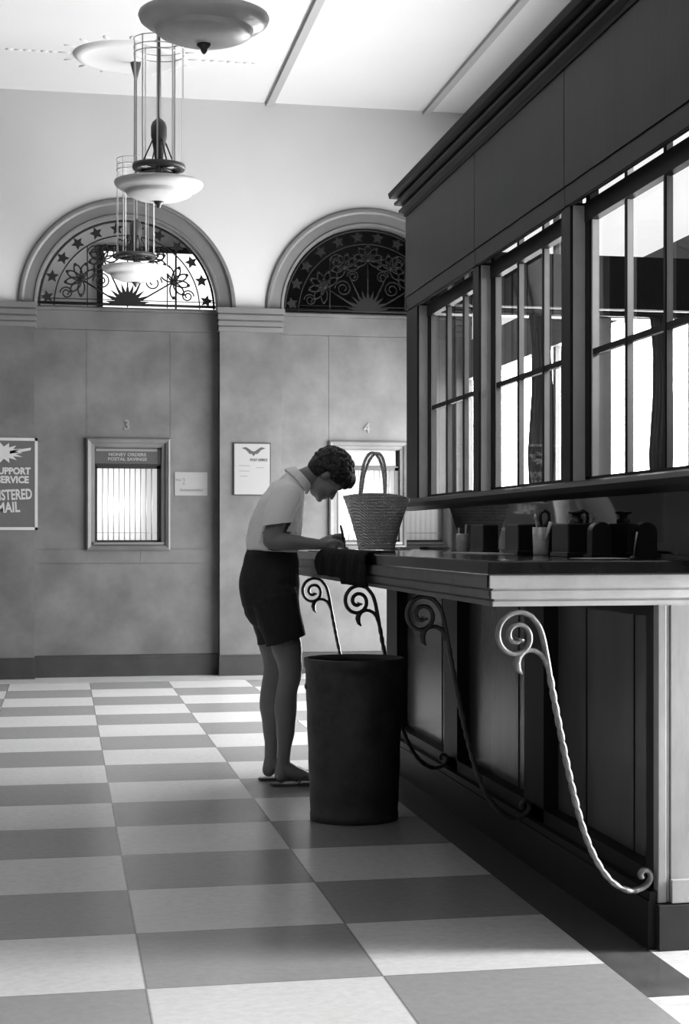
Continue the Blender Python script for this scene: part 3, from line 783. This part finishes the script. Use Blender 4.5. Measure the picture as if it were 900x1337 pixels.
def limb(mb, pts, ell=None, n=18):
    P = [Vector(p[:3]) for p in pts]; R = [p[3] for p in pts]; F = [p[4] if len(p) > 4 else 1 for p in pts]
    out = []; ro_ = []; fo = []
    for i in range(len(P) - 1):
        p0, p1, p2, p3 = P[max(i - 1, 0)], P[i], P[i + 1], P[min(i + 2, len(P) - 1)]
        for q in range(6):
            t = q / 6; out.append(.5 * ((2 * p1) + (-p0 + p2) * t + (2 * p0 - 5 * p1 + 4 * p2 - p3) * t * t + (-p0 + 3 * p1 - 3 * p2 + p3) * t ** 3))
            s_ = t * t * (3 - 2 * t); ro_.append(R[i] * (1 - s_) + R[i + 1] * s_); fo.append(F[i] * (1 - s_) + F[i + 1] * s_)
    out.append(P[-1]); ro_.append(R[-1]); fo.append(F[-1])
    if ell: mb.tube(out, ro_, n, ell=(ell, fo))
    else:
        mb.tube(out, ro_, n)
    for p, r, f_ in ((out[0], ro_[0], fo[0]), (out[-1], ro_[-1], fo[-1])): mb.ball(p, r * .98 * min(1, f_), 14, 8)
YY = (0, 1, 0)
bd = MB()
# torso (hidden under blouse) - pelvis - neck
limb(bd, [(.905, 7.5, .88, .10, 1.35), (.91, 7.5, 1.0, .095, 1.25), (.925, 7.5, 1.12, .092, 1.3), (.95, 7.5, 1.23, .085, 1.6), (.975, 7.5, 1.295, .06, 2.2)], YY)
limb(bd, [(.99, 7.5, 1.30, .052), (1.03, 7.5, 1.345, .046), (1.085, 7.5, 1.372, .047)])
# legs: near (right) and far (left)
def leg(y, xs_, dz=0):
    limb(bd, [(xs_[0], y + (7.5 - y) * .45, .86, .095), (xs_[1], y, .74, .083), (xs_[2], y, .62, .068), (xs_[3], y, .54, .055), (xs_[4], y, .485, .050), (xs_[5], y, .42, .047), (xs_[6], y, .345, .051), (xs_[7], y, .25, .042), (xs_[8], y, .155, .030), (xs_[9], y, .085, .028)])
leg(7.415, (.91, .935, .965, .98, .982, .968, .962, .962, .955, .950))
leg(7.60, (.90, .912, .93, .938, .936, .922, .918, .922, .921, .918))
def foot(x, y):
    # heel, arch, ball, five toes
    limb(bd, [(x, y, .105, .028), (x - .006, y, .072, .030), (x - .010, y, .046, .031)])
    limb(bd, [(x, y, .090, .029), (x + .025, y, .070, .034, .95), (x + .070, y, .050, .028, 1.15), (x + .120, y, .036, .0195, 1.9), (x + .155, y, .029, .012, 3.1)], YY)
    for k, (dy, L, r) in enumerate(((.030, .045, .0115), (.012, .044, .0085), (-.003, .038, .008), (-.017, .031, .0075), (-.030, .022, .0075))):
        s_ = dy if y > 7.5 else dy
        bd.tube([(x + .14, y + dy * .9, .028), (x + .155 + L * .55, y + dy, .030), (x + .155 + L, y + dy, .025)], [r, r * .95, r * .8], 10); bd.ball((x + .155 + L, y + dy, .025), r * .85, 10, 6)
foot(.952, 7.415); foot(.920, 7.60)
# right arm (near the camera), forearm lying over the counter edge
SR = Vector((.952, 7.335, 1.277)); ER = Vector((.882, 7.285, 1.082)); WR = Vector((1.105, 7.33, 1.066))
limb(bd, [(*SR, .050), (.915, 7.305, 1.19, .044), (.893, 7.29, 1.125, .040), (*ER, .037)])
limb(bd, [(*ER, .037), (.93, 7.288, 1.078, .039), (.99, 7.30, 1.073, .034), (1.05, 7.318, 1.069, .027), (*WR, .0215), (1.125, 7.335, 1.068, .022)])
# right hand: palm upright, fingers closing on the pen
def finger(pts, r0, r1):
    R = [r0 + (r1 - r0) * i / (len(pts) - 1) for i in range(len(pts))]
    bd.tube(pts, R, 10); 
    for p, r in zip(pts, R): bd.ball(p, r * 1.0, 10, 8)
limb(bd, [(1.11, 7.333, 1.070, .021, 1.1), (1.133, 7.338, 1.076, .0195, 1.5), (1.156, 7.344, 1.083, .019, 1.75), (1.170, 7.348, 1.086, .016, 1.9)], (.0, .72, .69))
finger([(1.166, 7.326, 1.102), (1.190, 7.324, 1.108), (1.209, 7.335, 1.092), (1.213, 7.345, 1.070)], .0092, .0068)      # index
finger([(1.166, 7.341, 1.096), (1.190, 7.342, 1.100), (1.207, 7.350, 1.082), (1.205, 7.356, 1.062)], .0092, .0068)      # middle
finger([(1.164, 7.356, 1.086), (1.186, 7.359, 1.086), (1.197, 7.365, 1.066), (1.186, 7.368, 1.052)], .0086, .0066)      # ring
finger([(1.160, 7.366, 1.074), (1.178, 7.372, 1.071), (1.184, 7.376, 1.055), (1.172, 7.376, 1.048)], .0078, .006)       # little
finger([(1.128, 7.320, 1.070), (1.154, 7.308, 1.078), (1.182, 7.316, 1.080), (1.206, 7.334, 1.068)], .0108, .0076)      # thumb
# left arm beyond
limb(bd, [(.965, 7.665, 1.275, .050), (.945, 7.70, 1.18, .043), (.94, 7.715, 1.085, .037)])
limb(bd, [(.94, 7.715, 1.085, .037), (1.0, 7.68, 1.075, .037), (1.07, 7.62, 1.068, .028), (1.125, 7.565, 1.060, .021)])
limb(bd, [(1.125, 7.565, 1.060, .0195), (1.155, 7.54, 1.056, .015, 2.0), (1.185, 7.515, 1.053, .012, 2.9)], (.64, .77, 0))
for k, (ox, oy, L, r) in enumerate(((.026, .026, .055, .0072), (.010, .014, .068, .0078), (-.004, -.002, .072, .008), (-.016, -.018, .064, .0078))):
    p = Vector((1.185 + ox * .5 + .004, 7.515 + oy, 1.051)); d = Vector((.86, -.45, 0)) if k else Vector((.93, -.30, 0))
    finger([p, p + d * L * .4 + Vector((0, 0, .006)), p + d * L * .75 + Vector((0, 0, .001)), p + d * L + Vector((0, 0, -.003))], r, r * .78)
finger([(1.140, 7.532, 1.055), (1.158, 7.508, 1.054), (1.182, 7.487, 1.050), (1.20, 7.478, 1.047)], .0098, .0072)
# head
HC = Vector((1.158, 7.49, 1.368)); pitch = math.radians(60)
HM = Matrix.Translation(HC) @ Matrix.Rotation(math.radians(-4), 4, 'Z') @ Matrix.Rotation(pitch, 4, 'Y')
hd = MB()
hd.ball((-.012, 0, .032), (.095, .074, .083), 24, 16)
hd.ball((.030, 0, -.028), (.053, .057, .080), 24, 16)
hd.ball((.040, 0, -.068), (.040, .044, .034), 20, 12)
hd.tube([(.076, 0, .012), (.088, 0, -.012), (.098, 0, -.030)], [.0065, .0085, .0105], 12); hd.ball((.098, 0, -.031), (.0105, .012, .009), 12, 8)
for sg in (-1, 1):
    hd.ball((.089, sg * .010, -.034), (.008, .007, .006), 10, 8)
    hd.ball((.055, sg * .032, -.026), (.026, .024, .028), 14, 10)
    hd.ball((.074, sg * .026, .016), (.012, .022, .008), 12, 8)
    hd.ball((.0715, sg * .028, .003), (.010, .014, .008), 12, 8)
    hd.ball((-.008, sg * .073, -.006), (.018, .010, .029), 14, 10, mx=Matrix.Rotation(sg * -.25, 3, 'Z'))
hd.ball((.082, 0, -.052), (.010, .021, .006), 14, 8); hd.ball((.080, 0, -.061), (.010, .018, .0065), 14, 8)
hd.ball((.070, 0, -.084), (.020, .022, .016), 14, 10)
hd.ball((.068, 0, .045), (.022, .05, .035), 16, 10)
hd.xf(HM @ Matrix.Scale(.94, 4))
bd.v, bd_off = bd.v, len(bd.v)
bd.add(hd.v, hd.f, 0, True)
body = remeshed(bd, 'body', M['skin'], .0042, 2, pn)
for sg in (-1, 1):
    e = MB(); e.ball((.0765, sg * .028, .0045), (.006, .010, .0035), 12, 8)
    e.xf(HM @ Matrix.Scale(.94, 4)); e.build('eye', M['eye'], pn)
    e = MB(); e.tube([(.084, sg * .014, .019), (.084, sg * .028, .023), (.076, sg * .042, .019)], [.003, .0035, .002], 8); e.xf(HM @ Matrix.Scale(.94, 4)); e.build('eyebrow', M['hair'], pn)
# hair : short, curly, dark
hr = MB(); random.seed(11)
hr.ball((-.022, 0, .052), (.098, .083, .082), 24, 16); hr.ball((-.06, 0, .01), (.058, .070, .072), 20, 12); hr.ball((.045, 0, .088), (.050, .058, .040), 18, 12)
for k in range(420):
    th = random.uniform(0, 2 * PI); ph = math.acos(random.uniform(-.75, 1))
    d = Vector((math.sin(ph) * math.cos(th), math.sin(ph) * math.sin(th), math.cos(ph)))
    p = Vector((-.020 + .103 * d.x, .086 * d.y, .048 + .090 * d.z))
    if p.x > .035 and p.z < .048: continue
    if p.z < .0 and p.x > -.035: continue
    if abs(p.y) > .05 and p.x > -.03 and p.z < .02: continue
    if p.z < -.045: continue
    hr.ball(p, random.uniform(.008, .017), 8, 6)
for k in range(40):
    y = random.uniform(-.055, .055); hr.ball((.078 + random.uniform(-.01, .012) - abs(y) * .3, y, .062 + random.uniform(-.012, .03)), random.uniform(.010, .015), 8, 6)
hr.xf(HM @ Matrix.Translation((.004, 0, -.006)) @ Matrix.Scale(.955, 4))
remeshed(hr, 'hair', M['hair'], .0038, 0, pn)
# blouse with sleeves, open hems and a collar
bl = MB()
limb(bl, [(.912, 7.5, 1.035, .112, 1.18), (.915, 7.5, 1.075, .118, 1.2), (.925, 7.5, 1.14, .114, 1.3), (.950, 7.5, 1.215, .105, 1.5), (.978, 7.5, 1.280, .088, 1.8), (1.008, 7.5, 1.325, .058, 2.2)], YY, 28)
limb(bl, [(.995, 7.5, 1.320, .062, 1.3), (1.040, 7.5, 1.358, .055, 1.1)], YY)
limb(bl, [(.958, 7.345, 1.277, .068), (.925, 7.31, 1.215, .064), (.910, 7.296, 1.165, .063), (.900, 7.29, 1.11, .062)])
limb(bl, [(.972, 7.65, 1.277, .068), (.955, 7.69, 1.215, .060), (.945, 7.70, 1.165, .060), (.940, 7.705, 1.11, .058)])
# soft folds
for a, b_, r in (((.88, 7.36, 1.26), (.845, 7.39, 1.07), .012), ((.99, 7.37, 1.25), (1.0, 7.385, 1.07), .011), ((.93, 7.35, 1.13), (.90, 7.365, 1.05), .012), ((.86, 7.45, 1.25), (.815, 7.46, 1.08), .011), ((1.03, 7.45, 1.25), (1.025, 7.45, 1.08), .010)):
    bl.tube([a, ((a[0] + b_[0]) / 2 + .006, (a[1] + b_[1]) / 2 - .004, (a[2] + b_[2]) / 2), b_], [r * .6, r, r * .7], 8)
def cut(tests, planes=()):
    def post(me):
        bm = bmesh.new(); bm.from_mesh(me)
        for c_, n_ in planes: bmesh.ops.bisect_plane(bm, geom=bm.verts[:] + bm.edges[:] + bm.faces[:], plane_co=c_, plane_no=n_)
        dl = [f_ for f_ in bm.faces if any(t(f_.calc_center_median()) for t in tests)]
        bmesh.ops.delete(bm, geom=dl, context='FACES')
        bm.to_mesh(me); bm.free()
    return post
def below(c_, nrm, y0, y1):
    c_ = Vector(c_); nrm = Vector(nrm).normalized()
    return lambda p: y0 < p.y < y1 and (p - c_).dot(nrm) > 0
blo = remeshed(bl, 'blouse', M['shirt'], .006, 3, pn, cut([
    lambda p: p.y < 7.372 and p.z < 1.155 + (p.x - .91) * .12 and (p.y < 7.362 or p.z < 1.12),
    lambda p: p.y > 7.645 and p.z < 1.155,
    below((1.046, 7.5, 1.364), (.8, 0, .6), 7.43, 7.57), lambda p: p.z < 1.02], [((.91, 7.3, 1.155), (-.12, 0, 1)), ((.91, 7.7, 1.155), (0, 0, 1)), ((1.046, 7.5, 1.364), (.8, 0, .6))]))
md = blo.modifiers.new('th', 'SOLIDIFY'); md.thickness = .003; md.offset = 0
cl = MB(); v = []; f = []; n = 30        # turned collar round the neck
cc = Vector((1.030, 7.5, 1.352)); ax = Vector((.75, 0, .66)).normalized(); e1 = Vector((0, 1, 0)); e2 = ax.cross(e1)
for i in range(n + 1):
    a = math.radians(-160) + math.radians(320) * i / n
    d = e1 * math.sin(a) * .060 - e2 * -math.cos(a) * .058
    for s_, o_ in ((1.0, .026), (1.08, .022), (1.32, -.012), (1.30, -.016), (1.0, .015)): v.append(cc + d * s_ + ax * o_)
for i in range(n):
    for k in range(4): f.append((i * 5 + k, i * 5 + k + 1, (i + 1) * 5 + k + 1, (i + 1) * 5 + k))
co = cl.add(v, f, 0, True).build('collar', M['shirt'], pn)
# shorts
sh = MB()
limb(sh, [(.912, 7.5, 1.045, .108, 1.12), (.908, 7.5, .98, .122, 1.12), (.900, 7.5, .89, .134, 1.14), (.905, 7.5, .80, .125, 1.2)], YY, 28)
limb(sh, [(.915, 7.43, .83, .105), (.935, 7.42, .74, .096), (.960, 7.412, .655, .090), (.968, 7.41, .60, .088)])
limb(sh, [(.905, 7.57, .83, .100), (.922, 7.58, .74, .092), (.940, 7.59, .665, .086), (.945, 7.592, .60, .085)])
sho = remeshed(sh, 'shorts', M['shorts'], .006, 3, pn, cut([below((.962, 7.41, .642), (.30, 0, -1), 7.0, 8.0), lambda p: p.z > 1.053], [((.962, 7.41, .642), (.30, 0, -1)), ((0, 0, 1.053), (0, 0, 1))]))
md = sho.modifiers.new('th', 'SOLIDIFY'); md.thickness = .004; md.offset = 0
wbm = MB()
wbm.lathe([(.109, -.02), (.112, -.018), (.112, .014), (.108, .016)], (.912, 7.5, 1.045), 40, sy=1.13); wbm.build('waistband', M['shorts'], pn)
# sandals
def sandal(x, y):
    s_ = MB(); out = [(-.050, -.026), (-.058, 0), (-.050, .026), (-.01, .030), (.05, .030), (.11, .044), (.16, .048), (.20, .038), (.214, .010), (.205, -.020), (.17, -.040), (.11, -.042), (.05, -.032), (-.01, -.030)]
    s_.prism([(x + a, y + b_) for a, b_ in out], .001, .013, 'Z'); o = s_.build('sandal', M['sandal'], pn)
    st = MB()
    for sg in (-1, 1): st.tube([(x + .06, y + sg * .034, .012), (x + .085, y + sg * .036, .040), (x + .125, y + sg * .022, .055), (x + .160, y + .016, .038)], .0048, 8, ell=((0, 0, 1), .6))
    q = st.build('strap', M['sandal'], o)
    return o
sandal(.952, 7.415); sandal(.920, 7.60)
# pen in the right hand
p = thing('pen', "black fountain pen held upright in the person's writing hand", 'pen', (1.21, 7.35, 1.04))
MB().tube([(1.218, 7.350, 1.0415), (1.2135, 7.340, 1.056), (1.202, 7.318, 1.100), (1.190, 7.302, 1.145)], [.001, .004, .0052, .0046], 10).build('barrel', M['black'], p)
MB().tube([(1.194, 7.308, 1.130), (1.189, 7.301, 1.149)], [.0055, .005], 10).build('cap', M['black'], p)

# ------------------------------------------------------------------ inside the booth
for x0, x1, lab in ((2.235, 2.345, 'grey gathered curtain in the booth, seen behind the middle window'), (2.86, 2.96, 'grey gathered curtain in the booth, seen behind the right-hand window')):
    cb = MB(); v = []; f = []; n = 24
    for k in range(2):
        for i in range(n + 1):
            t = i / n; v.append((x0 + (x1 - x0) * t + .006 * math.sin(9 * t + k * 3), 7.96 + .022 * math.sin(t * 8 * PI) + .008 * k, 0))
    vv = []
    for z in (1.21, 1.5, 1.8, 2.0, 2.185): vv += [(x + .012 * math.sin(z * 7 + x * 20), y, z) for x, y, _ in v]
    m_ = 2 * (n + 1); loop = list(range(n + 1)) + list(range(2 * n + 1, n, -1))
    for r_ in range(4):
        for i in range(len(loop)):
            a, b_ = loop[i], loop[(i + 1) % len(loop)]; f.append((r_ * m_ + a, r_ * m_ + b_, (r_ + 1) * m_ + b_, (r_ + 1) * m_ + a))
    f.append(loop[::-1]); f.append([4 * m_ + q for q in loop])
    tag(cb.add(vv, f, 0, True).build('curtain', M['stone']), lab, 'curtain')
MB().tube([(1.79, 7.965, 2.195), (3.11, 7.965, 2.195)], .010, 8).build('rod', M['iron'])
tag(bpy.data.objects['rod'], 'iron curtain rod under the dark beam inside the booth', 'curtain rod'); bpy.data.objects['rod'].name = 'curtain_rod'
# ------------------------------------------------------------------ lights
def area(name, loc, rot, sx, sy, power, spread=PI):
    l = bpy.data.lights.new(name, 'AREA'); l.shape = 'RECTANGLE'; l.size = sx; l.size_y = sy; l.energy = power; l.spread = spread
    o = bpy.data.objects.new(name, l); C.objects.link(o); o.location = loc; o.rotation_euler = rot; return o
# daylight standing in the three tall windows of the right wall (facing -X)
area('daylight_near', (XR - .02, 3.45, 2.2), (0, PI / 2, 0), 3.3, 1.1, LN)
pl = bpy.data.lights.new('booth_fill', 'POINT'); pl.energy = 22; pl.shadow_soft_size = .1  # unseen fill light, added to brighten the window bars
po = bpy.data.objects.new('booth_fill', pl); C.objects.link(po); po.location = (2.3, 4.7, 2.1)
w = bpy.data.worlds.new('world'); bpy.context.scene.world = w; w.use_nodes = True
w.node_tree.nodes['Background'].inputs[0].default_value = (1, 1, 1, 1); w.node_tree.nodes['Background'].inputs[1].default_value = LW
# ------------------------------------------------------------------ camera
F, CX, CY, TH = 2205.7, 549.5, 700.5, .2088
cam = bpy.data.cameras.new('camera'); co = bpy.data.objects.new('camera', cam); C.objects.link(co)
co.location = (0, 0, 1.1); co.rotation_euler = (PI / 2, 0, -TH)
cam.sensor_fit = 'HORIZONTAL'; cam.sensor_width = 36; cam.lens = F / 900 * 36
cam.shift_x = (450 - CX) / 900; cam.shift_y = (CY - 668.5) / 900
cam.clip_start = .05
S = bpy.context.scene; S.camera = co
S.view_settings.view_transform = 'Standard'; S.view_settings.look = 'None'; S.view_settings.gamma = 1; S.view_settings.use_curve_mapping = False
S.view_settings.exposure = 0.0
S.cycles.max_bounces = 10; S.cycles.diffuse_bounces = 5; S.cycles.transparent_max_bounces = 16
S.cycles.use_denoising = True
S.cycles.sample_clamp_indirect = 8
